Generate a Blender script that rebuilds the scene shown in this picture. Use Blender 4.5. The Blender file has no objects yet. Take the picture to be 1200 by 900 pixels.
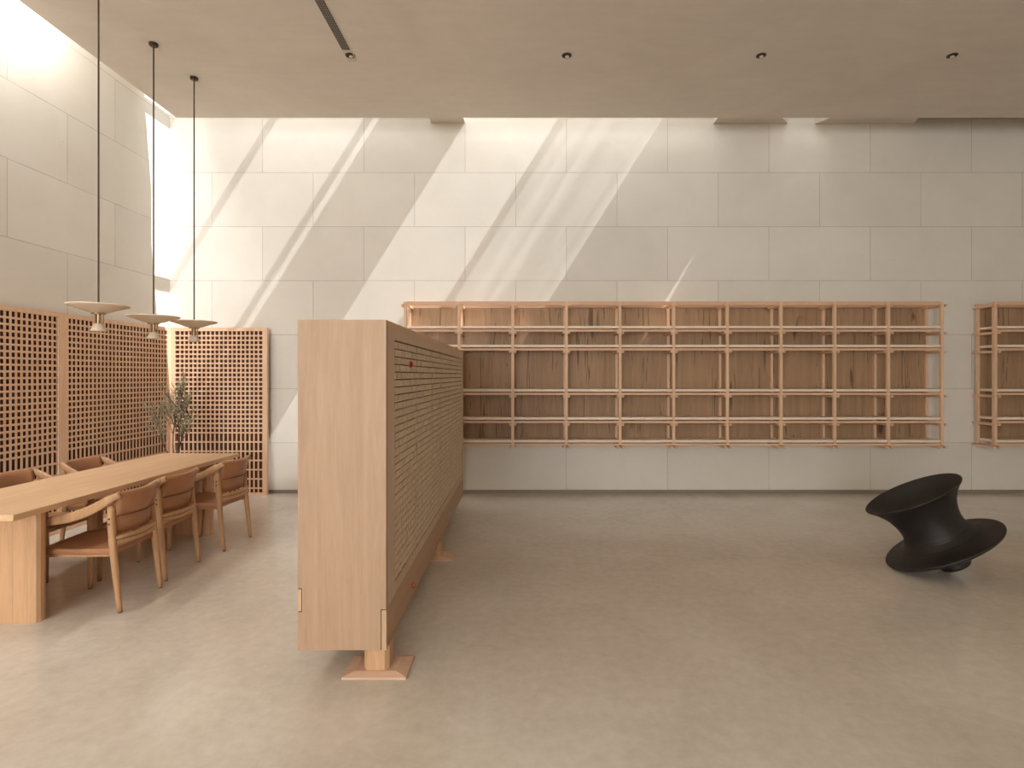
import bpy, bmesh, math, random
from mathutils import Vector, Matrix
random.seed(7)
PI = math.pi
sc = bpy.context.scene
COL = sc.collection

# ------------------------------------------------------------ camera, light, exposure
EYE = 1.6
F = 655.0                       # focal length in pixels of a 1200 wide frame
cam_d = bpy.data.cameras.new('camera'); cam = bpy.data.objects.new('camera', cam_d); COL.objects.link(cam)
cam.location = (0, 0, EYE); cam.rotation_euler = (PI/2, 0, 0)
cam_d.sensor_width = 36; cam_d.lens = 36*F/1200
cam_d.shift_x = -13/1200; cam_d.shift_y = -10/1200
cam_d.clip_start = 0.05; cam_d.clip_end = 200
sc.camera = cam

sc.view_settings.view_transform = 'Standard'; sc.view_settings.look = 'None'
sc.view_settings.exposure = 0.0; sc.view_settings.gamma = 1.0
sc.view_settings.use_curve_mapping = False
sc.cycles.max_bounces = 10; sc.cycles.diffuse_bounces = 6; sc.cycles.glossy_bounces = 3
sc.cycles.transparent_max_bounces = 12
sc.cycles.caustics_reflective = False; sc.cycles.caustics_refractive = False
sc.cycles.use_denoising = True

world = bpy.data.worlds.new('sky'); sc.world = world; world.use_nodes = True
bg = world.node_tree.nodes['Background']
bg.inputs[0].default_value = (0.93, 0.97, 1.0, 1); bg.inputs[1].default_value = 3.5

SUN_DIR = Vector((-0.62, 0.117, -1.0))
sl = bpy.data.lights.new('sun', 'SUN'); sun = bpy.data.objects.new('sun', sl); COL.objects.link(sun)
sl.energy = 9.8; sl.angle = math.radians(0.35); sl.color = (1.0, 1.0, 1.0)
sun.rotation_euler = SUN_DIR.to_track_quat('-Z', 'Y').to_euler(); sun.location = (6, 0, 12)

def area(name, loc, rot, sx, sy, power, color=(1, 1, 1), portal=False):
    l = bpy.data.lights.new(name, 'AREA'); l.shape = 'RECTANGLE'; l.size = sx; l.size_y = sy
    l.energy = power; l.color = color
    if portal: l.cycles.is_portal = True
    o = bpy.data.objects.new(name, l); COL.objects.link(o); o.location = loc; o.rotation_euler = rot
    return o
# fill lamp at an unseen window, assumed behind the camera and left of it
area('window_fill', (-2.2, -7.6, 2.1), (PI/2, 0, 0), 4.4, 3.8, 490, (0.97, 0.985, 1.0))
area('skylight_portal_back', (-0.4, 7.155, 6.3), (0, 0, 0), 8.8, 0.87, 1, portal=True)
area('skylight_daylight', (-4.58, -0.9, 5.42), (0, 0, 0), 0.40, 12.8, 400, (1.0, 1.0, 1.0))   # under the frosted strip skylight along the left wall

# ------------------------------------------------------------ helpers
def P(px, py, Y):
    """world point seen at pixel (px, py) at distance Y"""
    return Vector(((px-613)/F*Y, Y, EYE-(py-440)/F*Y))

def link(o, parent=None):
    COL.objects.link(o)
    if parent is not None: o.parent = parent
    return o

def obj(name, bm, m, parent=None, smooth=False, bevel=0, loc=None):
    bmesh.ops.recalc_face_normals(bm, faces=bm.faces[:])
    me = bpy.data.meshes.new(name); bm.to_mesh(me); bm.free()
    if isinstance(m, (list, tuple)):
        for x in m: me.materials.append(x)
    else: me.materials.append(m)
    if smooth:
        for p in me.polygons: p.use_smooth = True
    o = bpy.data.objects.new(name, me); link(o, parent)
    if loc is not None: o.location = loc
    if bevel:
        b = o.modifiers.new('bevel', 'BEVEL'); b.width = bevel; b.segments = 2; b.limit_method = 'ANGLE'; b.angle_limit = 0.6
    return o

def thing(name, label, cat, loc=(0, 0, 0), rz=0, group=None):
    o = bpy.data.objects.new(name, None); COL.objects.link(o); o.empty_display_size = 0.1
    o.location = loc; o.rotation_euler = (0, 0, rz)
    o['label'] = label; o['category'] = cat
    if group: o['group'] = group
    return o
def tag(o, label, cat, group=None):
    o['label'] = label; o['category'] = cat
    if group: o['group'] = group
    return o
def struct(o):
    o['kind'] = 'structure'; return o
def dup(o, parent=None, **kw):
    c = o.copy(); COL.objects.link(c)
    if parent is not None: c.parent = parent
    for ch in o.children: dup(ch, c)
    return c

def box(bm, x0, x1, y0, y1, z0, z1, mi=0):
    vs = [bm.verts.new((x, y, z)) for x in (x0, x1) for y in (y0, y1) for z in (z0, z1)]
    for f in ((0,1,3,2),(4,6,7,5),(0,4,5,1),(2,3,7,6),(0,2,6,4),(1,5,7,3)):
        bm.faces.new([vs[i] for i in f]).material_index = mi
def prism(bm, pts, z0, z1):
    a = [bm.verts.new((p[0], p[1], z0)) for p in pts]; b = [bm.verts.new((p[0], p[1], z1)) for p in pts]
    bm.faces.new(a[::-1]); bm.faces.new(b)
    n = len(pts)
    for i in range(n): bm.faces.new((a[i], a[(i+1) % n], b[(i+1) % n], b[i]))
def lathe(bm, prof, seg=48, cx=0, cy=0, close=False):
    rings = []
    for r, z in prof:
        if r < 1e-5: rings.append([bm.verts.new((cx, cy, z))])
        else: rings.append([bm.verts.new((cx+r*math.cos(2*PI*i/seg), cy+r*math.sin(2*PI*i/seg), z)) for i in range(seg)])
    for a, b in zip(rings, rings[1:]):
        for i in range(seg):
            j = (i+1) % seg
            if len(a) == 1 and len(b) == 1: continue
            if len(a) == 1: bm.faces.new((a[0], b[i], b[j]))
            elif len(b) == 1: bm.faces.new((a[i], a[j], b[0]))
            else: bm.faces.new((a[i], a[j], b[j], b[i]))
def catmull(pts, n=6):
    pts = [Vector(p) for p in pts]; out = []
    P_ = [pts[0]*2-pts[1]] + pts + [pts[-1]*2-pts[-2]]
    for i in range(1, len(P_)-2):
        p0, p1, p2, p3 = P_[i-1:i+3]
        for k in range(n):
            t = k/n
            out.append(0.5*((2*p1)+(p2-p0)*t+(2*p0-5*p1+4*p2-p3)*t*t+(3*p1-p0-3*p2+p3)*t**3))
    out.append(pts[-1]); return out
def sweep(bm, path, size, up=(0, 0, 1), kind='round', seg=12, power=2.0):
    """sweep a superellipse section; size(t) -> (half width sideways, half height along up)"""
    up = Vector(up); n = len(path); rings = []
    for i, p in enumerate(path):
        t = (path[min(i+1, n-1)]-path[max(i-1, 0)]).normalized()
        s = t.cross(up)
        if s.length < 1e-4: s = Vector((1, 0, 0))
        s.normalize(); u = s.cross(t).normalized()
        a, b = size(i/(n-1))
        ring = []
        for k in range(seg):
            w = 2*PI*(k+0.5)/seg; c, d = math.cos(w), math.sin(w)
            e = 2.0/power
            ring.append(bm.verts.new(p+s*a*math.copysign(abs(c)**e, c)+u*b*math.copysign(abs(d)**e, d)))
        rings.append(ring)
    for a, b in zip(rings, rings[1:]):
        for k in range(seg): bm.faces.new((a[k], a[(k+1) % seg], b[(k+1) % seg], b[k]))
    bm.faces.new(rings[0][::-1]); bm.faces.new(rings[-1])

# ------------------------------------------------------------ materials
class NT:
    def __init__(s, name, rough=0.5, spec=0.5):
        s.m = bpy.data.materials.new(name); s.m.use_nodes = True; s.t = s.m.node_tree
        s.b = s.t.nodes['Principled BSDF']; s.b.inputs['Roughness'].default_value = rough
        s.b.inputs['Specular IOR Level'].default_value = spec
        s.tc = s.t.nodes.new('ShaderNodeTexCoord')
    def n(s, typ, **kw):
        x = s.t.nodes.new(typ)
        for k, v in kw.items(): setattr(x, k, v)
        return x
    def l(s, a, b): s.t.links.new(a, b)
    def map(s, scale=(1,1,1), coord='Object', rot=(0,0,0), loc=(0,0,0)):
        mp = s.n('ShaderNodeMapping'); mp.inputs['Scale'].default_value = scale
        mp.inputs['Rotation'].default_value = rot; mp.inputs['Location'].default_value = loc
        s.l(s.tc.outputs[coord], mp.inputs[0]); return mp.outputs[0]
    def noise(s, vec, scale, detail=4, rough=0.55, dist=0):
        x = s.n('ShaderNodeTexNoise'); x.inputs['Scale'].default_value = scale
        x.inputs['Detail'].default_value = detail; x.inputs['Roughness'].default_value = rough
        x.inputs['Distortion'].default_value = dist
        s.l(vec, x.inputs['Vector']); return x.outputs['Fac']
    def ramp(s, fac, stops):
        r = s.n('ShaderNodeValToRGB'); e = r.color_ramp.elements
        e[0].position, e[0].color = stops[0][0], (*stops[0][1], 1)
        e[1].position, e[1].color = stops[-1][0], (*stops[-1][1], 1)
        for p, c in stops[1:-1]:
            q = e.new(p); q.color = (*c, 1)
        s.l(fac, r.inputs[0]); return r.outputs[0]
    def mix(s, fac, a, b, mode='MIX'):
        x = s.n('ShaderNodeMix', data_type='RGBA', blend_type=mode)
        for sock, v in ((x.inputs['Factor'], fac), (x.inputs[6], a), (x.inputs[7], b)):
            if isinstance(v, (int, float)): sock.default_value = v
            elif isinstance(v, tuple): sock.default_value = (*v, 1)
            else: s.l(v, sock)
        return x.outputs[2]
    def math(s, op, a, b=0.0, c=None):
        x = s.n('ShaderNodeMath', operation=op)
        for i, v in enumerate((a, b) if c is None else (a, b, c)):
            if isinstance(v, (int, float)): x.inputs[i].default_value = v
            else: s.l(v, x.inputs[i])
        return x.outputs[0]
    def bump(s, h, strength=0.2, dist=0.01):
        x = s.n('ShaderNodeBump'); x.inputs['Strength'].default_value = strength; x.inputs['Distance'].default_value = dist
        s.l(h, x.inputs['Height']); s.l(x.outputs[0], s.b.inputs['Normal'])
def lin(r, g, b):
    f = lambda c: (c/255/12.92) if c/255 <= 0.04045 else ((c/255+0.055)/1.055)**2.4
    return (f(r), f(g), f(b))

def wood(name, dark, light, axis='z', scale=1.0, rough=0.5, contrast=0.5, knots=False, coord='Object'):
    t = NT(name, rough, 0.35)
    st = {'x': (0.06, 1, 1), 'y': (1, 0.06, 1), 'z': (1, 1, 0.06)}[axis]
    st2 = {'x': (0.25, 1, 1), 'y': (1, 0.25, 1), 'z': (1, 1, 0.25)}[axis]
    v = t.map(tuple(a*scale for a in st), coord)
    fine = t.noise(v, 90, 6, 0.7, 0.3)
    v2 = t.map(tuple(a*scale for a in st), coord)
    broad = t.noise(v2, 9, 4, 0.6, 1.2)
    f = t.math('ADD', t.math('MULTIPLY', fine, contrast), t.math('MULTIPLY', broad, 1-contrast))
    c = t.ramp(f, [(0.3, dark), (0.68, light)])
    if knots:
        kv = t.map(tuple(a*scale for a in st2), coord)
        nz = t.noise(kv, 4.2, 3, 0.5, 0.6)
        k = t.ramp(nz, [(0.31, (0.9, 0.9, 0.9)), (0.37, (0, 0, 0))])
        c = t.mix(k, c, tuple(x*0.42 for x in dark))
        cr = t.noise(t.map(tuple(a*scale for a in st), coord), 14, 2, 0.5, 2.5)
        k2 = t.ramp(cr, [(0.33, (0.7, 0.7, 0.7)), (0.38, (0, 0, 0))])
        c = t.mix(k2, c, tuple(x*0.4 for x in dark))
    t.l(c, t.b.inputs['Base Color'])
    t.bump(fine, 0.08, 0.004)
    return t.m

def plain(name, col, rough=0.5, metal=0, spec=0.5, var=0.0, vscale=20):
    t = NT(name, rough, spec); t.b.inputs['Metallic'].default_value = metal
    v = t.map()
    nz = t.noise(v, vscale, 3)
    c = t.ramp(nz, [(0.3, tuple(x*(1-var) for x in col)), (0.7, tuple(min(1, x*(1+var)) for x in col))])
    t.l(c, t.b.inputs['Base Color'])
    return t.m

def panel_wall(name, base, axis, u0, w, z0, h):
    """large stone-like panels in half bond; u = world X or Y"""
    t = NT(name, 0.62, 0.3)
    sp = t.n('ShaderNodeSeparateXYZ'); t.l(t.tc.outputs['Object'], sp.inputs[0])
    u, z = sp.outputs[axis], sp.outputs[2]
    zz = t.math('DIVIDE', t.math('SUBTRACT', z, z0), h)
    row = t.math('FLOOR', zz); fz = t.math('FRACT', zz)
    odd = t.math('MULTIPLY', t.math('FLOORED_MODULO', row, 2.0), 0.5)
    uu = t.math('ADD', t.math('DIVIDE', t.math('SUBTRACT', u, u0), w), odd)
    fu = t.math('FRACT', uu); cell = t.math('FLOOR', uu)
    du = t.math('MULTIPLY', t.math('MINIMUM', fu, t.math('SUBTRACT', 1.0, fu)), w)
    dz = t.math('MULTIPLY', t.math('MINIMUM', fz, t.math('SUBTRACT', 1.0, fz)), h)
    d = t.math('MINIMUM', du, dz)
    wob = t.noise(t.map(), 3.0, 4, 0.6)
    wid = t.math('MULTIPLY', wob, 0.0085)
    line = t.math('LESS_THAN', d, wid)
    # per-panel tint
    cv = t.n('ShaderNodeCombineXYZ'); t.l(cell, cv.inputs[0]); t.l(row, cv.inputs[1])
    wn = t.n('ShaderNodeTexWhiteNoise'); t.l(cv.outputs[0], wn.inputs['Vector'])
    tint = t.ramp(wn.outputs['Value'], [(0, tuple(x*0.965 for x in base)), (1, tuple(min(1, x*1.03) for x in base))])
    cloud = t.noise(t.map(), 1.6, 6, 0.62, 0.5)
    cl = t.ramp(cloud, [(0.3, (0.93, 0.925, 0.915)), (0.7, (1, 1, 1))])
    c = t.mix(1.0, tint, cl, 'MULTIPLY')
    pit = t.noise(t.map(), 28, 3, 0.6); area_ = t.noise(t.map(loc=(3, 5, 1)), 0.9, 2)
    pm = t.math('MULTIPLY', t.math('GREATER_THAN', pit, 0.725), t.math('GREATER_THAN', area_, 0.50))
    c = t.mix(t.math('MULTIPLY', pm, 0.35), c, tuple(x*0.5 for x in base))
    c = t.mix(t.math('MULTIPLY', line, 0.5), c, tuple(x*0.42 for x in base))
    t.l(c, t.b.inputs['Base Color'])
    hgt = t.math('SUBTRACT', t.math('MULTIPLY', t.noise(t.map(), 9, 5, 0.6), 0.3), line)
    t.bump(hgt, 0.25, 0.006)
    return t.m

def concrete_floor():
    t = NT('polished_concrete', 0.3, 0.5)
    a = t.noise(t.map(), 0.5, 5, 0.5, 0.0)
    b = t.noise(t.map(loc=(7, 2, 0)), 2.2, 5, 0.55, 0.0)
    c = t.ramp(a, [(0.25, lin(206, 198, 186)), (0.5, lin(209, 201, 189)), (0.75, lin(216, 208, 197))])
    c = t.mix(0.3, c, t.ramp(b, [(0.25, lin(199, 190, 178)), (0.75, lin(219, 211, 200))]))
    d = t.noise(t.map(loc=(1, 9, 0)), 14, 6, 0.65)
    c = t.mix(0.35, c, t.ramp(d, [(0.32, lin(178, 166, 150)), (0.68, lin(228, 220, 208))]))
    e = t.noise(t.map(loc=(4, 3, 0)), 1.1, 4, 0.6, 0.3)
    c = t.mix(0.3, c, t.ramp(e, [(0.35, lin(184, 172, 156)), (0.65, lin(224, 216, 204))]))
    g = t.noise(t.map(), 120, 2)
    c = t.mix(t.math('MULTIPLY', t.math('GREATER_THAN', g, 0.68), 0.12), c, lin(140, 124, 106))
    t.l(c, t.b.inputs['Base Color'])
    r = t.math('ADD', t.math('MULTIPLY', b, 0.10), 0.12)
    t.l(r, t.b.inputs['Roughness'])
    t.bump(a, 0.03, 0.01)
    return t.m

def plaster():
    t = NT('ceiling_plaster', 0.8, 0.2)
    a = t.noise(t.map(), 0.9, 6, 0.65, 0.8)
    b = t.noise(t.map(scale=(1, 3, 1)), 3, 5, 0.6, 0.5)
    c = t.ramp(a, [(0.3, lin(207, 198, 186)), (0.7, lin(217, 208, 196))])
    c = t.mix(0.25, c, t.ramp(b, [(0.3, lin(200, 190, 178)), (0.7, lin(220, 212, 200))]))
    t.l(c, t.b.inputs['Base Color']); return t.m

def sky_glass(scatter):
    """clear pane; the streaked one has scatter put in to dapple the sun"""
    m = bpy.data.materials.new('scatter_glass' if scatter else 'clear_glass'); m.use_nodes = True
    t = m.node_tree; t.nodes.clear()
    out = t.nodes.new('ShaderNodeOutputMaterial'); tr = t.nodes.new('ShaderNodeBsdfTransparent')
    df = t.nodes.new('ShaderNodeBsdfTranslucent'); df.inputs[0].default_value = (0.8, 0.8, 0.8, 1)
    mx = t.nodes.new('ShaderNodeMixShader'); tc = t.nodes.new('ShaderNodeTexCoord')
    mp = t.nodes.new('ShaderNodeMapping'); mp.inputs['Scale'].default_value = (5, 0.8, 1) if scatter == 1 else (1, 1, 1)
    nz = t.nodes.new('ShaderNodeTexNoise'); nz.inputs['Scale'].default_value = 1.0; nz.inputs['Detail'].default_value = 5
    rp = t.nodes.new('ShaderNodeValToRGB')
    lo, hi = {0: (0.03, 0.05), 1: (0.04, 0.42), 2: (0.9, 0.95)}[scatter]
    rp.color_ramp.elements[0].position = 0.35; rp.color_ramp.elements[0].color = (lo,)*3+(1,)
    rp.color_ramp.elements[1].position = 0.62; rp.color_ramp.elements[1].color = (hi,)*3+(1,)
    L = t.links.new
    L(tc.outputs['Object'], mp.inputs[0]); L(mp.outputs[0], nz.inputs['Vector']); L(nz.outputs['Fac'], rp.inputs[0])
    L(rp.outputs[0], mx.inputs[0]); L(tr.outputs[0], mx.inputs[1]); L(df.outputs[0], mx.inputs[2]); L(mx.outputs[0], out.inputs[0])
    return m

WALLC = lin(224, 219, 210)
M = {}
M['wall_b'] = panel_wall('stone_panels_back', WALLC, 0, -0.788, 1.3755, -0.0465, 0.7335)
M['wall_l'] = panel_wall('stone_panels_left', WALLC, 1, 5.20, 1.3755, -0.0465, 0.7335)
M['floor'] = concrete_floor(); M['ceil'] = plaster()
M['shaft'] = plain('white_render', lin(228, 222, 212), 0.8, var=0.02)
M['glass'] = sky_glass(0); M['streaked'] = sky_glass(1); M['frost'] = sky_glass(2)
M['oak'] = wood('light_oak_veneer', lin(164, 133, 106), lin(187, 157, 129), 'z', 1.0, 0.5, 0.4)
M['oak_y'] = wood('oak_long_grain', lin(200, 160, 124), lin(222, 188, 150), 'y', 1.0, 0.45, 0.45)
M['oak_x'] = wood('oak_cross_grain', lin(188, 146, 108), lin(214, 178, 138), 'x', 1.0, 0.5, 0.4)
M['table_leg'] = wood('table_leg_oak', lin(184, 144, 108), lin(214, 174, 134), 'z', 1.0, 0.45, 0.45)
M['chair_wood'] = wood('chair_oak', lin(164, 124, 90), lin(196, 155, 116), 'z', 1.6, 0.42, 0.5)
M['block'] = wood('carved_block_wood', lin(204, 182, 158), lin(230, 208, 182), 'z', 2.0, 0.6, 0.5)
M['stile'] = wood('stile_wood', lin(196, 170, 144), lin(216, 190, 162), 'z', 1.2, 0.55, 0.5)
M['base_board'] = wood('base_board_wood', lin(174, 138, 110), lin(198, 162, 130), 'y', 1.2, 0.5, 0.5)
M['lattice'] = wood('cedar_lattice', lin(222, 182, 150), lin(240, 206, 174), 'z', 1.0, 0.55, 0.5)
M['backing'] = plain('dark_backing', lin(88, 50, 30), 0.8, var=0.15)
M['shelf_post'] = wood('shelf_pine_post', lin(210, 172, 140), lin(232, 200, 168), 'z', 1.5, 0.5, 0.5)
M['shelf_rail'] = wood('shelf_pine_rail', lin(206, 164, 132), lin(230, 192, 160), 'x', 1.5, 0.5, 0.5)
M['shelf_board'] = wood('shelf_board_wood', lin(230, 208, 188), lin(246, 230, 212), 'x', 1.0, 0.5, 0.4)
M['back_panel'] = wood('knotty_board', lin(146, 116, 88), lin(182, 150, 118), 'z', 1.0, 0.55, 0.35, knots=True)
M['leather'] = plain('cognac_leather', lin(160, 112, 78), 0.42, spec=0.45, var=0.10, vscale=9)
M['seam'] = plain('dark_thread', lin(104, 64, 42), 0.7)
M['dark_metal'] = plain('dark_bronze', lin(70, 58, 50), 0.4, metal=0.6)
M['cord'] = plain('brown_cord', lin(72, 58, 46), 0.7)
M['brass'] = plain('brushed_brass', lin(176, 150, 118), 0.35, metal=0.7)
M['shade'] = plain('pale_shade', lin(214, 198, 176), 0.55, var=0.03)
M['rubber'] = plain('rubber_foot', lin(40, 32, 28), 0.7)
M['white_pot'] = plain('white_ceramic', lin(225, 215, 200), 0.35)
M['bark'] = plain('twig_bark', lin(96, 76, 58), 0.8, var=0.2)
M['leaf'] = plain('olive_leaf', lin(168, 160, 130), 0.6, var=0.2, vscale=30)
M['grille'] = plain('grey_grille', lin(120, 110, 98), 0.5)
M['grille_dark'] = plain('grille_shadow', lin(58, 50, 44), 0.8)
M['tray'] = plain('block_tray_wood', lin(140, 116, 92), 0.8)
M['red'] = plain('red_sticker', lin(190, 40, 36), 0.6)
M['copper'] = plain('copper_knob', lin(200, 130, 100), 0.35, metal=0.8)
M['foot'] = wood('foot_plate_wood', lin(198, 160, 134), lin(222, 188, 162), 'x', 2.0, 0.5, 0.5)
M['plug'] = wood('pale_joint_wood', lin(180, 146, 116), lin(204, 172, 140), 'z', 1.2, 0.5, 0.4)
M['gap'] = plain('joint_gap', lin(84, 60, 42), 0.8)
M['skirt'] = plain('skirting_grey', lin(138, 126, 112), 0.5)

# ------------------------------------------------------------ room shell
XL, YB = -4.80, 7.59            # left wall, back wall
XR, YF = 8.2, -7.5              # right wall, wall behind the camera
ZC, ZR = EYE+3.241, EYE+4.60    # ceiling underside, roof top
XC, YC = -4.358, 7.03           # ceiling edges beside the two light slots
bm = bmesh.new(); box(bm, XL-0.3, XR+0.3, YF-0.3, YB+0.3, -0.2, 0); struct(obj('floor', bm, M['floor']))
bm = bmesh.new(); box(bm, XL-0.3, XR+0.3, YB, YB+0.3, 0, ZR+0.1); struct(obj('wall_back', bm, M['wall_b']))
bm = bmesh.new(); box(bm, XL-0.3, XL, YF-0.3, YB, 0, ZR+0.1); struct(obj('wall_left', bm, M['wall_l']))
bm = bmesh.new(); box(bm, XR, XR+0.3, YF-0.3, YB, 0, ZR+0.1); struct(obj('wall_right', bm, M['wall_l']))
bm = bmesh.new()
wx0, wx1, wz0, wz1 = -4.4, 0.0, 0.15, 4.05      # opening of the unseen window, added behind the camera for the fill
box(bm, XL, wx0, YF-0.3, YF, 0, ZR); box(bm, wx1, XR, YF-0.3, YF, 0, ZR)
box(bm, wx0, wx1, YF-0.3, YF, 0, wz0); box(bm, wx0, wx1, YF-0.3, YF, wz1, ZR)
struct(obj('wall_front', bm, M['shaft']))
bm = bmesh.new()
for i in range(5):
    x = wx0+(wx1-wx0)*i/4; box(bm, x-0.03, x+0.03, YF-0.18, YF-0.1, wz0, wz1)
for z in (wz0+0.03, wz1-0.03): box(bm, wx0, wx1, YF-0.178, YF-0.102, z-0.03, z+0.03)
struct(obj('unseen_window', bm, M['dark_metal']))  # frame of the unseen window that holds the fill lamp
YG = 6.72                        # front face of the skylight shaft above the ceiling slab
bm = bmesh.new(); box(bm, XC, XR, YF, YC, ZC, ZC+0.08); box(bm, XC, XR, YF, YG, ZC+0.08, ZR); struct(obj('ceiling', bm, M['ceil']))

bm = bmesh.new(); box(bm, XL, XC, YG, YC, ZC+0.48, ZC+0.75); box(bm, XC, -3.8, YG, YC, ZC+0.081, ZC+0.75); struct(obj('sun_blocker', bm, M['ceil']))  # unseen block added to cut the sun's edge on the left wall
# solid parts of the roof over the back slot
ZS = EYE+3.418
bm = bmesh.new(); box(bm, -1.25, -0.79, YG, YB, EYE+3.43, ZR+0.02); struct(obj('trim_1', bm, M['ceil']))
fl = lambda y, a, b: a+(YB-y)*b
bm = bmesh.new(); prism(bm, [(2.584, YC), (fl(YC, 3.592, -0.85), YC), (3.592, YB), (2.584, YB)], ZS, ZR+0.02)
box(bm, 2.584, 3.2, YG, YC, ZC+0.08, ZR+0.02)
struct(obj('trim_2', bm, M['ceil']))
bm = bmesh.new(); prism(bm, [(fl(YC, 3.963, 0.6), YC), (5.12, YC), (5.30, YB), (3.963, YB)], ZS, ZR+0.02)
box(bm, 4.9, 5.3, YG, YC, ZC+0.08, ZR+0.02)
struct(obj('trim_3', bm, M['ceil']))
bm = bmesh.new(); box(bm, 5.1, XR, YG, YB, ZS+0.25, ZR+0.02); struct(obj('trim_4', bm, M['ceil']))
# unseen plate added over the narrow opening, its hole shaped for a sun sliver
bm = bmesh.new()
zt = ZR+0.02
def plate(pts): prism(bm, pts, zt, zt+0.03)
plate([(3.2, 7.289), (4.9, 7.289), (4.9, YB), (3.2, YB)])
plate([(3.2, YG), (4.160, YG), (4.167, 7.289), (3.2, 7.289)])
plate([(4.74, YG), (4.9, YG), (4.9, 7.289), (4.167, 7.289)])
struct(obj('sliver_plate', bm, M['frost']))
# skylight glazing: bars across the slot and the panes between them
bm = bmesh.new()
BARS = [-4.05, -2.668, -1.383, 1.254]
for x in BARS: box(bm, x-0.03, x+0.03, YG, YB, ZR, ZR+0.10)
for x in (-3.9, ):
    pass
for k in range(10):
    y = YC-0.02-1.37*k
    box(bm, XL, XC, y-0.03, y+0.03, ZR, ZR+0.10)
fr = struct(obj('window_1', bm, M['dark_metal']))
bm = bmesh.new()
for a, b in ((XL, -4.08), (-4.02, -2.698), (-2.638, -1.413), (-1.353, -1.25), (-0.79, 1.224)): box(bm, a, b, YG, YB, ZR+0.04, ZR+0.05)
struct(obj('window_pane', bm, M['glass'], fr))
bm = bmesh.new(); box(bm, 1.284, 2.584, YG, YB, ZR+0.04, ZR+0.05)
struct(obj('window_pane', bm, M['streaked'], fr))  # pane with streaks put in to dapple the sun on the wall
bm = bmesh.new(); box(bm, XL, XC, YF, YG, ZC+0.62, ZC+0.63)
struct(obj('window_pane', bm, M['frost'], fr))
bm = bmesh.new(); box(bm, XL, XR, YB-0.012, YB, 0, 0.048); struct(obj('baseboard_back', bm, M['skirt']))
bm = bmesh.new(); box(bm, XL, XL+0.012, YF, YB-0.012, 0, 0.035); struct(obj('baseboard_left', bm, M['skirt']))

# ------------------------------------------------------------ partition cabinet
CX0, CX1, CY0, CY1, CZ0, CZ1 = -1.189, -0.723, 2.95, 6.76, 0.15, 1.894
cab = thing('partition_cabinet', 'tall pale oak partition cabinet with rows of tiny wooden blocks on its side', 'cabinet', ((CX0+CX1)/2, (CY0+CY1)/2, 0))
OFF = Vector(cab.location)
def cpart(name, m, boxes, bevel=0, parent=None, smooth=False):
    bm = bmesh.new()
    for b in boxes: box(bm, b[0]-OFF.x, b[1]-OFF.x, b[2]-OFF.y, b[3]-OFF.y, b[4], b[5])
    return obj(name, bm, m, parent or cab, bevel=bevel)
# end panel facing the camera, with the two notched joints
EP = 0.03
jr = (CX1-0.026, CX1+0.0005, 0.155, 0.36)       # right joint x range, z range
jl = (CX0-0.0005, CX0+0.020, 0.352, 0.475)
body = cpart('end_panel', M['oak'], [(CX0+0.022, CX1-0.028, CY0, CY0+EP, CZ0, CZ1),
     (CX1-0.028, CX1, CY0, CY0+EP, 0.365, CZ1), (CX0, CX0+0.022, CY0, CY0+EP, CZ0, 0.350), (CX0, CX0+0.022, CY0, CY0+EP, 0.477, CZ1)])
cpart('joint_plug', M['plug'], [(CX1-0.024, CX1+0.001, CY0-0.0005, CY0+EP, CZ0, 0.360)])
cpart('joint_plug', M['plug'], [(CX0, CX0+0.018, CY0-0.0005, CY0+EP, 0.356, 0.471)])
cpart('joint_gap', M['gap'], [(CX1-0.028, CX1-0.002, CY0+0.004, CY0+EP-0.001, CZ0, 0.365)])
cpart('joint_gap', M['gap'], [(CX0+0.0005, CX0+0.022, CY0+0.004, CY0+EP-0.001, 0.350, 0.477)])
cpart('body', M['stile'], [(CX0, CX1-0.03, CY0+EP, CY1-EP, CZ0+0.002, CZ1-0.025)])
cpart('end_panel', M['oak'], [(CX0, CX1, CY1-EP, CY1, CZ0, CZ1)])
cpart('top_panel', M['oak_y'], [(CX0, CX1, CY0+EP, CY1-EP, CZ1-0.025, CZ1)])
GZ0, GZ1 = 0.362, 1.80
cpart('base_board', M['base_board'], [(CX1-0.03, CX1-0.004, CY0+EP, CY1-EP, CZ0, GZ0-0.004)])
cpart('top_rail', M['stile'], [(CX1-0.03, CX1-0.001, CY0+EP, CY1-EP, GZ1, CZ1-0.025)])
ys = [3.15, 4.92, CY1-EP-0.02]
st_ = [(CY0+EP, 3.15), (CY1-EP-0.02, CY1-EP)]
for a, b in st_: cpart('stile', M['stile'], [(CX1-0.03, CX1-0.001, a, b, GZ0, GZ1)])
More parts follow.
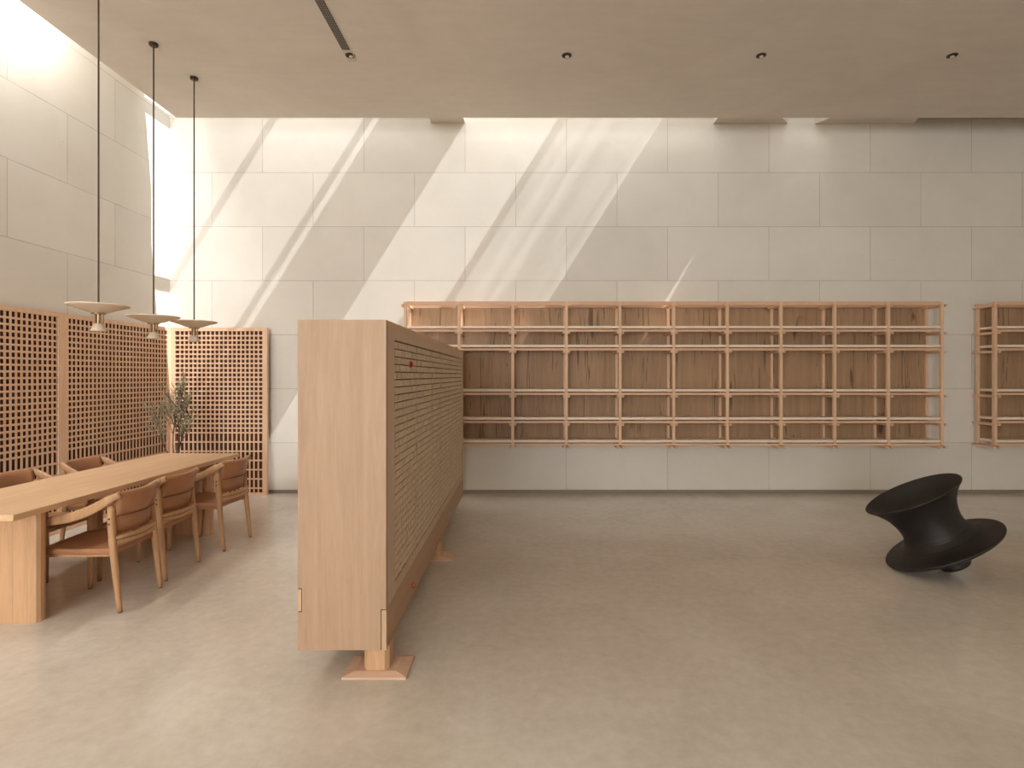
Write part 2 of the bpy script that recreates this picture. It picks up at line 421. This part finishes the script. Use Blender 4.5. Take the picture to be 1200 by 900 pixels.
for (a, b) in ((3.165, 4.90), (4.94, CY1-EP-0.03)):
    # tray of small blocks: rows of characters cut like printing type
    cpart('block_tray', M['tray'], [(CX1-0.03, CX1-0.022, a-0.012, b+0.012, GZ0+0.002, GZ1-0.002)])
    bm = bmesh.new(); px = 0.036; pz = 0.0500
    ny = int((b-a)/px); nz = 31; pz = (GZ1-GZ0-0.080)/nz
    for i in range(ny):
        if i in (18, 36): continue
        for j in range(nz):
            d = random.choice((0, 0, 0.002, 0.004))
            y0 = a+i*px-OFF.y; z0 = GZ0+0.075+j*pz; x1 = CX1-0.003-d-OFF.x
            g = 0.0022
            box(bm, CX1-0.024-OFF.x, x1, y0+g, y0+px-g, z0+g*1.6, z0+pz-g*1.6)
            # a cut mark on the block face
            if (i+j) % 2 == 0: box(bm, x1, x1+0.002, y0+px*0.3, y0+px*0.7, z0+pz*0.3, z0+pz*0.42)
            else: box(bm, x1, x1+0.002, y0+px*0.42, y0+px*0.58, z0+pz*0.25, z0+pz*0.75)
    obj('block_grid', bm, M['block'], cab)
    cpart('tray_groove', M['gap'], [(CX1-0.0305, CX1-0.018, b+0.012, b+0.028, GZ0+0.002, GZ1-0.002)])
    cpart('tray_rail', M['stile'], [(CX1-0.024, CX1-0.002, a-0.01, b+0.01, GZ0+0.002, GZ0+0.07)])
bm = bmesh.new(); lathe(bm, [(0, -0.004), (0.020, -0.004), (0.020, 0.004), (0.014, 0.010), (0, 0.012)], 24)
q = obj('red_dot', bm, M['red'], cab); q.rotation_euler = (0, PI/2, 0); q.location = Vector((CX1+0.003, 3.588, EYE+0.071))-OFF; q['label'] = 'small round red sticker on the blocks'
for (y, z) in ((3.67, EYE-1.378),):
    bm = bmesh.new(); lathe(bm, [(0, -0.01), (0.018, -0.01), (0.018, 0.010), (0.012, 0.017), (0, 0.019)], 20)
    q = obj('knob', bm, M['copper'], cab, smooth=True); q.rotation_euler = (0, PI/2, 0); q.location = Vector((CX1, y, z))-OFF; q['label'] = 'small copper coloured knob'
for fy, in ((3.05,), (4.92,)):
    bm = bmesh.new(); cx, cy = -0.785-OFF.x, fy-OFF.y; h = 0.068; c = 0.022
    prism(bm, [(cx-h+c, cy-h), (cx+h-c, cy-h), (cx+h, cy-h+c), (cx+h, cy+h-c), (cx+h-c, cy+h), (cx-h+c, cy+h), (cx-h, cy+h-c), (cx-h, cy-h+c)], 0.02, CZ0+0.004)
    lg = obj('leg', bm, M['table_leg'], cab, bevel=0.003)
    bm = bmesh.new(); w, d, t0 = 0.170, 0.115, 0.028
    # foot plate: a chamfered block rising towards the leg
    lo = [(cx-w, cy-d), (cx+w, cy-d), (cx+w, cy+d), (cx-w, cy+d)]
    box(bm, cx-w, cx+w, cy-d, cy+d, 0, 0.014)
    a = [bm.verts.new((x, y, 0.014)) for x, y in lo]; e = 0.66
    b = [bm.verts.new((cx+(x-cx)*e, cy+(y-cy)*e, t0)) for x, y in lo]
    bm.faces.new(b)
    for i in range(4): bm.faces.new((a[i], a[(i+1) % 4], b[(i+1) % 4], b[i]))
    obj('foot_plate', bm, M['foot'], lg, bevel=0.003)

# ------------------------------------------------------------ wall shelves
LV = [0.644, 0.40, -0.178, -0.544, -0.838]      # top faces of the boards, from eye height
def shelf_unit(x0, nb, label):
    """front posts at x0 + k*pitch, nb bays"""
    pitch = 62.8/F*7.27; YFr, YRr = 7.27, 7.545
    r = thing('wall_shelf', label, 'shelf', (x0+pitch*nb/2, YB, EYE), 0)
    O = Vector(r.location)
    def part(name, m, boxes, bevel=0.0):
        bm = bmesh.new()
        for b in boxes: box(bm, b[0]-O.x, b[1]-O.x, b[2]-O.y, b[3]-O.y, b[4], b[5])
        return obj(name, bm, m, r)
    for k in range(nb+1):
        x = x0+k*pitch
        part('post', M['shelf_post'], [(x-0.019, x+0.019, YFr-0.019, YFr+0.019, -0.905, 0.960)])
        part('post', M['shelf_post'], [(x-0.017, x+0.017, YRr-0.02, YRr+0.02, -0.905, 0.958)])
        # paired cross rails clasping each pair of posts under every board
        for z in [0.958-0.05]+[l-0.095 for l in LV]:
            part('cross_rail', M['shelf_rail'], [(x+s*0.033-0.014, x+s*0.033+0.014, YFr-0.045, YRr+0.03, z-0.012, z+0.018) for s in (-1, 1)])
    for k in range(nb):
        a, b = x0+k*pitch+0.019, x0+(k+1)*pitch-0.019
        for l in LV:
            part('shelf_board', M['shelf_board'], [(a, b, YFr-0.012, YRr-0.01, l-0.031, l)])
            part('front_rail', M['shelf_rail'], [(a, b, YFr-0.014, YFr+0.014, l-0.075, l-0.047)])
        part('top_rail', M['shelf_rail'], [(a, b, YFr-0.016, YFr+0.014, 0.912, 0.962)])
        part('rear_rail', M['shelf_rail'], [(a, b, YRr-0.012, YRr+0.015, 0.918, 0.956)])
        bp = part('back_panel', M['back_panel'], [(a-0.017, b+0.017, YRr+0.022, YB-0.002, -0.86, 0.915)])
    return r
pitch = 62.8/F*7.27
main = shelf_unit((475.2-613)/F*7.27, 10, 'long ten-bay pine wall shelf with knotty brown back boards, centre of the back wall')
right = shelf_unit((1165.5-613)/F*7.27, 2, 'pine wall shelf at the right edge, cut off by the photo, beyond the black chair')

# ------------------------------------------------------------ lattice screens
def lattice(name_label, length, loc, rz, first_open=True):
    """screen in local x (length) and z; its face looks towards -y"""
    r = thing('lattice_screen', name_label, 'screen', loc, rz, 'lattice screens lining the dining corner')
    H = 2.237; fw = 0.062; D = 0.045
    bm = bmesh.new()
    box(bm, 0, fw, -D, 0, 0, H); box(bm, length-fw, length, -D, 0, 0, H)
    box(bm, fw, length-fw, -D, 0, H-0.045, H); box(bm, fw, length-fw, -D, 0, 0, 0.035)
    obj('frame', bm, M['lattice'], r)
    n = round((length-2*fw)/0.0578); p = (length-2*fw)/n
    bm = bmesh.new(); lw = 0.0100
    for i in range(n+1):
        x = fw+i*p
        if i in (0, n): continue
        box(bm, x-lw, x+lw, -D+0.011, -D+0.019, 0.035, H-0.045)
    obj('upright_laths', bm, M['lattice'], r)
    bm = bmesh.new(); q = (H-0.08)/35; z = H-0.045
    for k in range(28):
        z -= q if k < 22 else 2*q
        if z < 0.06: break
        box(bm, fw, length-fw, -D+0.003, -D+0.011, z-lw, z+lw)
    obj('cross_laths', bm, M['lattice'], r)
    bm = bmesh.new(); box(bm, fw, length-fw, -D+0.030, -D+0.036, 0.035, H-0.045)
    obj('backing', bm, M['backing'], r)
    return r
XS, YS = -4.70, 7.45
# local -y faces +X for the left wall: rotate by +90 deg (local x -> world +Y)
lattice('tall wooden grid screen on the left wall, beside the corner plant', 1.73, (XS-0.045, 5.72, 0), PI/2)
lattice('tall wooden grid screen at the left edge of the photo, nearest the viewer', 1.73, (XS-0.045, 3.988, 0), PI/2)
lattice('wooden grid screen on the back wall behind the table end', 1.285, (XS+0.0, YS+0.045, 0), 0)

# ------------------------------------------------------------ table
tb = thing('dining_table', 'long pale oak dining table with broad rounded slab legs', 'table', (-3.48, 4.71, 0))
bm = bmesh.new(); L0, L1, W = 3.365-4.71, 6.05-4.71, 0.41
prism(bm, [(-W, L0), (W, L0), (W, L1), (-W, L1)], 0.72, 0.76)
obj('table_top', bm, M['oak_y'], tb, bevel=0.004)
for y0, y1 in ((3.60-4.71, 3.693-4.71), (5.60-4.71, 5.693-4.71)):
    bm = bmesh.new(); w, c = 0.345, 0.034
    pts = []
    for (sx, sy, a0) in ((-1, 0, PI), (1, 0, 1.5*PI), (1, 1, 0), (-1, 1, PI/2)):
        cx = sx*(w-c); cy = (y0+c) if sy == 0 else (y1-c)
        for k in range(3):
            a = a0+k*PI/4
            pts.append((cx+c*math.cos(a), cy+c*math.sin(a)))
    prism(bm, pts, 0.0, 0.72); lg = obj('leg', bm, M['table_leg'], tb)
    bm = bmesh.new()
    for k in range(7):
        x = -0.285+k*0.095
        for yy in (y0, y1): box(bm, x-0.0012, x+0.0012, yy-0.0006, yy+0.0006, 0.0, 0.718)
    obj('stave_joint', bm, M['base_board'], lg)

# ------------------------------------------------------------ dining chairs
def make_chair(label):
    r = thing('dining_chair', label, 'chair', group='oak and leather chairs along the table')
    wd = M['chair_wood']
    def leg(p):
        bm = bmesh.new(); path = catmull(p, 4)
        sweep(bm, path, lambda t: (0.0155+0.0075*min(1, t*2.2), 0.0155+0.0075*min(1, t*2.2)), up=(0, 1, 0), seg=12, power=2.4)
        lo = obj('leg', bm, wd, r, smooth=True)
        bm = bmesh.new(); lathe(bm, [(0, 0), (0.012, 0), (0.013, 0.006), (0, 0.006)], 12, p[0][0], p[0][1])
        obj('glide', bm, M['rubber'], lo)
        return lo
    for s in (-1, 1):
        q = leg([(s*0.222, -0.272, 0.005), (s*0.222, -0.248, 0.22), (s*0.220, -0.226, 0.44), (s*0.216, -0.212, 0.60), (s*0.214, -0.208, 0.715)])
        bm = bmesh.new()
        for z in (0.60, 0.635): 
            y = -0.211
            box(bm, s*0.2405-0.002, s*0.2405+0.002, y-0.006, y+0.006, z-0.006, z+0.006)
        obj('peg', bm, M['seam'], q)
        leg([(s*0.222, 0.245, 0.005), (s*0.224, 0.242, 0.25), (s*0.228, 0.240, 0.42), (s*0.234, 0.240, 0.605)])
        # arm: flat ribbon from above the front leg, rising to the back
        bm = bmesh.new()
        path = catmull([(s*0.232, 0.275, 0.612), (s*0.240, 0.17, 0.625), (s*0.246, 0.03, 0.652), (s*0.248, -0.10, 0.700), (s*0.240, -0.20, 0.758), (s*0.216, -0.268, 0.796)], 5)
        sweep(bm, path, lambda t: (0.013+0.004*t, 0.023+0.010*math.sin(PI*min(1, t*1.05))), seg=14, power=3.2)
        obj('armrest', bm, wd, r, smooth=True)
        bm = bmesh.new(); box(bm, s*0.205-0.012, s*0.205+0.012, -0.215, 0.235, 0.375, 0.400)
        obj('side_rail', bm, wd, r, bevel=0.004)
    bm = bmesh.new(); box(bm, -0.215, 0.215, 0.215, 0.235, 0.375, 0.400); obj('front_rail', bm, wd, r, bevel=0.004)
    # seat: taut leather, dipping in the middle, rolled edges
    bm = bmesh.new(); N = 12; top = {}; bot = {}
    for i in range(N+1):
        for j in range(N+1):
            u, v = i/N*2-1, j/N*2-1
            e = (1-u**8)*(1-v**8)
            z = 0.436-0.016*(1-u*u)*(1-v*v)+0.006*v
            x, y = u*(0.236+0.006*v), 0.012+v*0.243
            top[i, j] = bm.verts.new((x, y, z+0.0*e))
            bot[i, j] = bm.verts.new((x*0.985, y*0.985, z-0.042))
    for i in range(N):
        for j in range(N):
            bm.faces.new((top[i, j], top[i+1, j], top[i+1, j+1], top[i, j+1]))
            bm.faces.new((bot[i, j], bot[i, j+1], bot[i+1, j+1], bot[i+1, j]))
    for k in range(N):
        for a, b in (((k, 0), (k+1, 0)), ((k+1, N), (k, N)), ((0, k+1), (0, k)), ((N, k), (N, k+1))):
            bm.faces.new((top[a], bot[a], bot[b], top[b]))
    obj('seat', bm, M['leather'], r, smooth=True, bevel=0.009)
    # lower back rail: two bent laminations
    bk = lambda u, d: -0.225-d*(1-u*u)
    for k, (z, h) in enumerate(((0.500, 0.014), (0.468, 0.015))):
        bm = bmesh.new()
        path = [Vector((u*0.215, bk(u, 0.055)-0.004, z)) for u in [i/12*2-1 for i in range(13)]]
        sweep(bm, path, lambda t: (0.013, h), seg=12, power=3.5); obj('back_rail', bm, wd, r, smooth=True)
    bm = bmesh.new()
    path = [Vector((u*0.212, bk(u, 0.055)-0.003, 0.484)) for u in [i/12*2-1 for i in range(13)]]
    sweep(bm, path, lambda t: (0.010, 0.006), seg=8); obj('rail_gap', bm, M['seam'], r)
    # leather back: a sling that wraps over the top
    bm = bmesh.new()
    prof = [(0.018, 0.520), (0.020, 0.60), (0.004, 0.70), (-0.016, 0.775), (-0.022, 0.800), (-0.036, 0.812), (-0.052, 0.802), (-0.054, 0.780), (-0.040, 0.70), (-0.026, 0.648), (-0.018, 0.643), (-0.010, 0.60), (-0.004, 0.520)]
    rows = []
    for i in range(17):
        u = i/16*2-1; row = []
        for (dy, z) in prof:
            d = 0.055; wgt = (z-0.52)/0.29
            half = 0.196+0.012*wgt
            row.append(bm.verts.new((u*half, -0.215-d*(1-u*u)+dy+0.006, z-0.010*u*u*0)))
        rows.append(row)
    for a, b in zip(rows, rows[1:]):
        for k in range(len(prof)):
            kk = (k+1) % len(prof); bm.faces.new((a[k], a[kk], b[kk], b[k]))
    bm.faces.new(rows[0]); bm.faces.new(rows[-1][::-1])
    bo = obj('backrest', bm, M['leather'], r, smooth=True)
    bm = bmesh.new()
    path = [Vector((u*0.200, -0.215-0.055*(1-u*u)-0.0225, 0.644)) for u in [i/12*2-1 for i in range(13)]]
    sweep(bm, path, lambda t: (0.0035, 0.0035), seg=6); obj('seam', bm, M['seam'], bo)
    return r
R = math.radians
CH = [(-3.000, 3.985, 92.0, 'oak chair with brown leather seat, nearest on the near side of the table'),
      (-3.055, 4.575, 90, 'oak chair with brown leather back, middle of the near side of the table'),
      (-2.985, 5.330, 87, 'oak chair with brown leather seat, far end of the near side, closest to the cabinet'),
      (-3.93, 4.54, -90, 'oak armchair on the far side of the table, nearest the left edge of the photo'),
      (-3.93, 5.30, -90, 'oak armchair on the far side of the table, farther from the viewer')]
proto = None
for x, y, a, lb in CH:
    if proto is None: proto = make_chair(lb); c = proto
    else: c = dup(proto); c['label'] = lb
    c.location = (x, y, 0); c.rotation_euler = (0, 0, R(a))

# ------------------------------------------------------------ pendants
def pendant(x, y, ztop, label):
    r = thing('pendant_lamp', label, 'lamp', (x, y, ztop), 0, 'row of three pendant lamps over the table')
    h = ZC-ztop
    bm = bmesh.new(); lathe(bm, [(0, h), (0.040, h), (0.040, h-0.022), (0.030, h-0.030), (0, h-0.030)], 24); obj('ceiling_rose', bm, M['dark_metal'], r)
    bm = bmesh.new(); lathe(bm, [(0, h-0.03), (0.0068, h-0.03), (0.0068, 0.0), (0, 0.0)], 10); obj('cord', bm, M['cord'], r)
    bm = bmesh.new()
    lathe(bm, [(0, 0.012), (0.10, 0.008), (0.222, 0.004), (0.228, -0.002), (0.222, -0.008), (0.15, -0.030), (0.085, -0.055), (0.03, -0.068), (0, -0.070)], 56)
    obj('shade', bm, M['shade'], r, smooth=True)
    bm = bmesh.new()
    lathe(bm, [(0, -0.064), (0.052, -0.066), (0.052, -0.072), (0.018, -0.074), (0.018, -0.15), (0.03, -0.152), (0.03, -0.160), (0, -0.160)], 28)
    for k in range(3):
        a = 2*PI*k/3+0.4; box(bm, 0.032*math.cos(a)-0.005, 0.032*math.cos(a)+0.005, 0.032*math.sin(a)-0.005, 0.032*math.sin(a)+0.005, -0.155, -0.07)
    obj('neck', bm, M['brass'], r)
    bm = bmesh.new()
    lathe(bm, [(0, -0.152), (0.034, -0.154), (0.040, -0.175), (0.056, -0.205), (0.058, -0.215), (0.050, -0.218), (0, -0.216)], 32)
    obj('diffuser', bm, M['shade'], r, smooth=True)
for (px, Y, pyrim, lb) in ((115.5, 4.72, 358, 'pale dish pendant lamp, left and nearest of the row over the table'),
                       (180, 5.457, 371, 'pale dish pendant lamp, middle of the row over the table'),
                       (227.5, 6.08, 377, 'pale dish pendant lamp, right and farthest of the row, before the back wall')):
    p = P(px, pyrim, Y); pendant(p.x, p.y, p.z, lb)

# ------------------------------------------------------------ ceiling fittings
for px, tilt, lb in ((410.5, 0, 'small round ceiling spotlight at the end of the air grille'), (664, 0, 'small round ceiling spotlight above the left of the long shelf'),
               (892, 0.5, 'small round ceiling spotlight above the right of the long shelf'), (1116, 0.9, 'small tilted ceiling spotlight nearest the right edge')):
    y = 5.66; x = (px-613)/F*y
    r = thing('ceiling_spotlight', lb, 'light', (x, y, ZC), 0, 'recessed ceiling spotlights')
    bm = bmesh.new(); lathe(bm, [(0.050, 0.0), (0.050, -0.004), (0.034, -0.004), (0.034, 0.0)], 28); obj('trim_ring', bm, M['dark_metal'] , r)
    bm = bmesh.new(); lathe(bm, [(0, 0.0), (0.036, 0.0), (0.036, -0.002), (0, -0.002)], 24); obj('housing', bm, M['rubber'], r)
    bm = bmesh.new(); lathe(bm, [(0, -0.003), (0.018, -0.003), (0.022, -0.012), (0.014, -0.016), (0, -0.016)], 20, 0.006, 0.008)
    obj('lens', bm, M['shade'], r, smooth=True)
r = thing('air_grille', 'long narrow grey air grille in the ceiling', 'vent', (-1.757, 4.4, ZC))
bm = bmesh.new(); box(bm, -0.042, 0.042, -2.3, 1.16, -0.002, 0.0); obj('grille_bed', bm, M['grille_dark'], r)
bm = bmesh.new()
for k in range(115):
    y = -2.28+k*0.030; box(bm, -0.040, 0.040, y, y+0.012, -0.007, -0.001)
for x in (-0.02, 0, 0.02): box(bm, x-0.003, x+0.003, -2.3, 1.16, -0.008, -0.001)
obj('louvre', bm, M['grille'], r)
bm = bmesh.new()
for s in (-1, 1): box(bm, s*0.045-0.004, s*0.045+0.004, -2.3, 1.40, -0.006, 0.0)
box(bm, -0.041, 0.041, 1.16, 1.17, -0.006, 0); box(bm, -0.041, 0.041, 1.39, 1.40, -0.006, 0)
obj('frame', bm, M['ceil'], r)

# ------------------------------------------------------------ spinning chair
def spin_chair():
    r = thing('spinning_chair', 'black reel-shaped spinning chair lying tilted on the floor', 'chair')
    s = 1.0
    prof = [(0, 0.0), (0.085, 0.0), (0.108, 0.008), (0.118, 0.030), (0.122, 0.060), (0.18, 0.078), (0.30, 0.125), (0.395, 0.165), (0.432, 0.182), (0.443, 0.195), (0.437, 0.206), (0.39, 0.214),
            (0.325, 0.230), (0.275, 0.258), (0.243, 0.298), (0.229, 0.345), (0.230, 0.395), (0.242, 0.450), (0.265, 0.510), (0.300, 0.565), (0.345, 0.617), (0.366, 0.636), (0.373, 0.646), (0.366, 0.653), (0.354, 0.650),
            (0.31, 0.615), (0.25, 0.570), (0.17, 0.534), (0.08, 0.516), (0, 0.512)]
    pts = catmull([(a, 0, b) for a, b in prof], 4)
    bm = bmesh.new(); lathe(bm, [(max(p.x, 0)*s if i not in (0, len(pts)-1) else 0, p.z*s) for i, p in enumerate(pts)], 96)
    t = NT('black_ribbed_plastic', 0.5, 0.4)
    t.b.inputs['Base Color'].default_value = (*lin(38, 32, 29), 1)
    sp = t.n('ShaderNodeSeparateXYZ'); t.l(t.tc.outputs['Object'], sp.inputs[0])
    rr = t.math('SQRT', t.math('ADD', t.math('MULTIPLY', sp.outputs[0], sp.outputs[0]), t.math('MULTIPLY', sp.outputs[1], sp.outputs[1])))
    w = t.math('SINE', t.math('MULTIPLY', t.math('ADD', rr, sp.outputs[2]), 700.0))
    t.bump(w, 0.35, 0.002)
    b = obj('body', bm, t.m, r, smooth=True)
    return r, b
r, b = spin_chair()
TILT, AZ = R(28.6), R(159.1)      # leans so that the axis points to AZ
ax = Vector((math.cos(AZ)*math.sin(TILT), math.sin(AZ)*math.sin(TILT), math.cos(TILT)))
rot = Vector((0, 0, 1)).rotation_difference(ax)
b.rotation_mode = 'QUATERNION'; b.rotation_quaternion = rot
zmin = min((rot @ v.co).z for v in b.data.vertices)
b.location = (0, 0, -zmin)
r.location = (3.436-ax.x*0.195, 4.574-ax.y*0.195, 0)

# ------------------------------------------------------------ plant in the corner
pl = thing('potted_branches', 'loose olive-grey leafy branches in a pale pot in the corner behind the table', 'plant', (-4.22, 6.80, 0))
bm = bmesh.new(); lathe(bm, [(0, 0), (0.13, 0), (0.15, 0.05), (0.17, 0.30), (0.15, 0.50), (0.11, 0.60), (0.115, 0.63), (0.095, 0.63), (0.09, 0.55), (0, 0.54)], 40)
obj('pot', bm, M['white_pot'], pl, smooth=True)
bb, bl = bmesh.new(), bmesh.new()
def leaf(p, d, s):
    if p.x < -0.40 or p.y > 0.50: return
    d = d.normalized(); n = Vector((random.uniform(-1, 1), random.uniform(-1, 1), random.uniform(0.1, 1))); t = d.cross(n).normalized()*s*0.22
    k = d.cross(t).normalized()*s*0.08
    v = [bl.verts.new(q) for q in (p, p+d*s*0.35+t+k, p+d*s, p+d*s*0.35-t+k, p+d*s*0.4-k*0.5)]
    bl.faces.new((v[0], v[1], v[4])); bl.faces.new((v[1], v[2], v[4])); bl.faces.new((v[2], v[3], v[4])); bl.faces.new((v[3], v[0], v[4]))
def branch(p, d, length, rad, lvl):
    pts = [p]; q = p.copy(); dd = d.normalized(); n = 7
    for i in range(n):
        dd = (dd+Vector((random.uniform(-.16, .16), random.uniform(-.12, .12), random.uniform(-.02, .10)))).normalized()
        if (q+dd*length/n).x < -0.43: dd.x = abs(dd.x)
        q = q+dd*length/n; pts.append(q.copy())
        if lvl < 2 and i >= 2:
            for _ in range(2 if lvl == 0 else 1):
                sd = (dd+Vector((random.uniform(-.9, .9), random.uniform(-.6, .4), random.uniform(-.1, .5)))).normalized()
                branch(q, sd, length*random.uniform(0.28, 0.45), rad*0.5, lvl+1)
        if lvl >= 1:
            for _ in range(2 if lvl == 2 else 1): leaf(q+Vector([random.uniform(-.008, .008) for _ in range(3)]), dd+Vector([random.uniform(-1, 1) for _ in range(3)]), random.uniform(0.015, 0.028))
    sweep(bb, pts, lambda t: (rad*(1-0.7*t), rad*(1-0.7*t)), up=(0.1, 1, 0), seg=6)
for d, L in (((-0.50, -0.25, 1), 0.55), ((-0.16, -0.1, 1), 0.74), ((0.12, -0.2, 1), 0.68), ((0.26, -0.05, 1), 0.78), ((0.03, 0.15, 1), 0.55)):
    branch(Vector((d[0]*0.05, d[1]*0.05, 0.56)), Vector(d), L, 0.008, 0)
obj('branches', bb, M['bark'], pl, smooth=True)
lf = obj('leaves', bl, M['leaf'], pl); lf['kind'] = 'stuff'
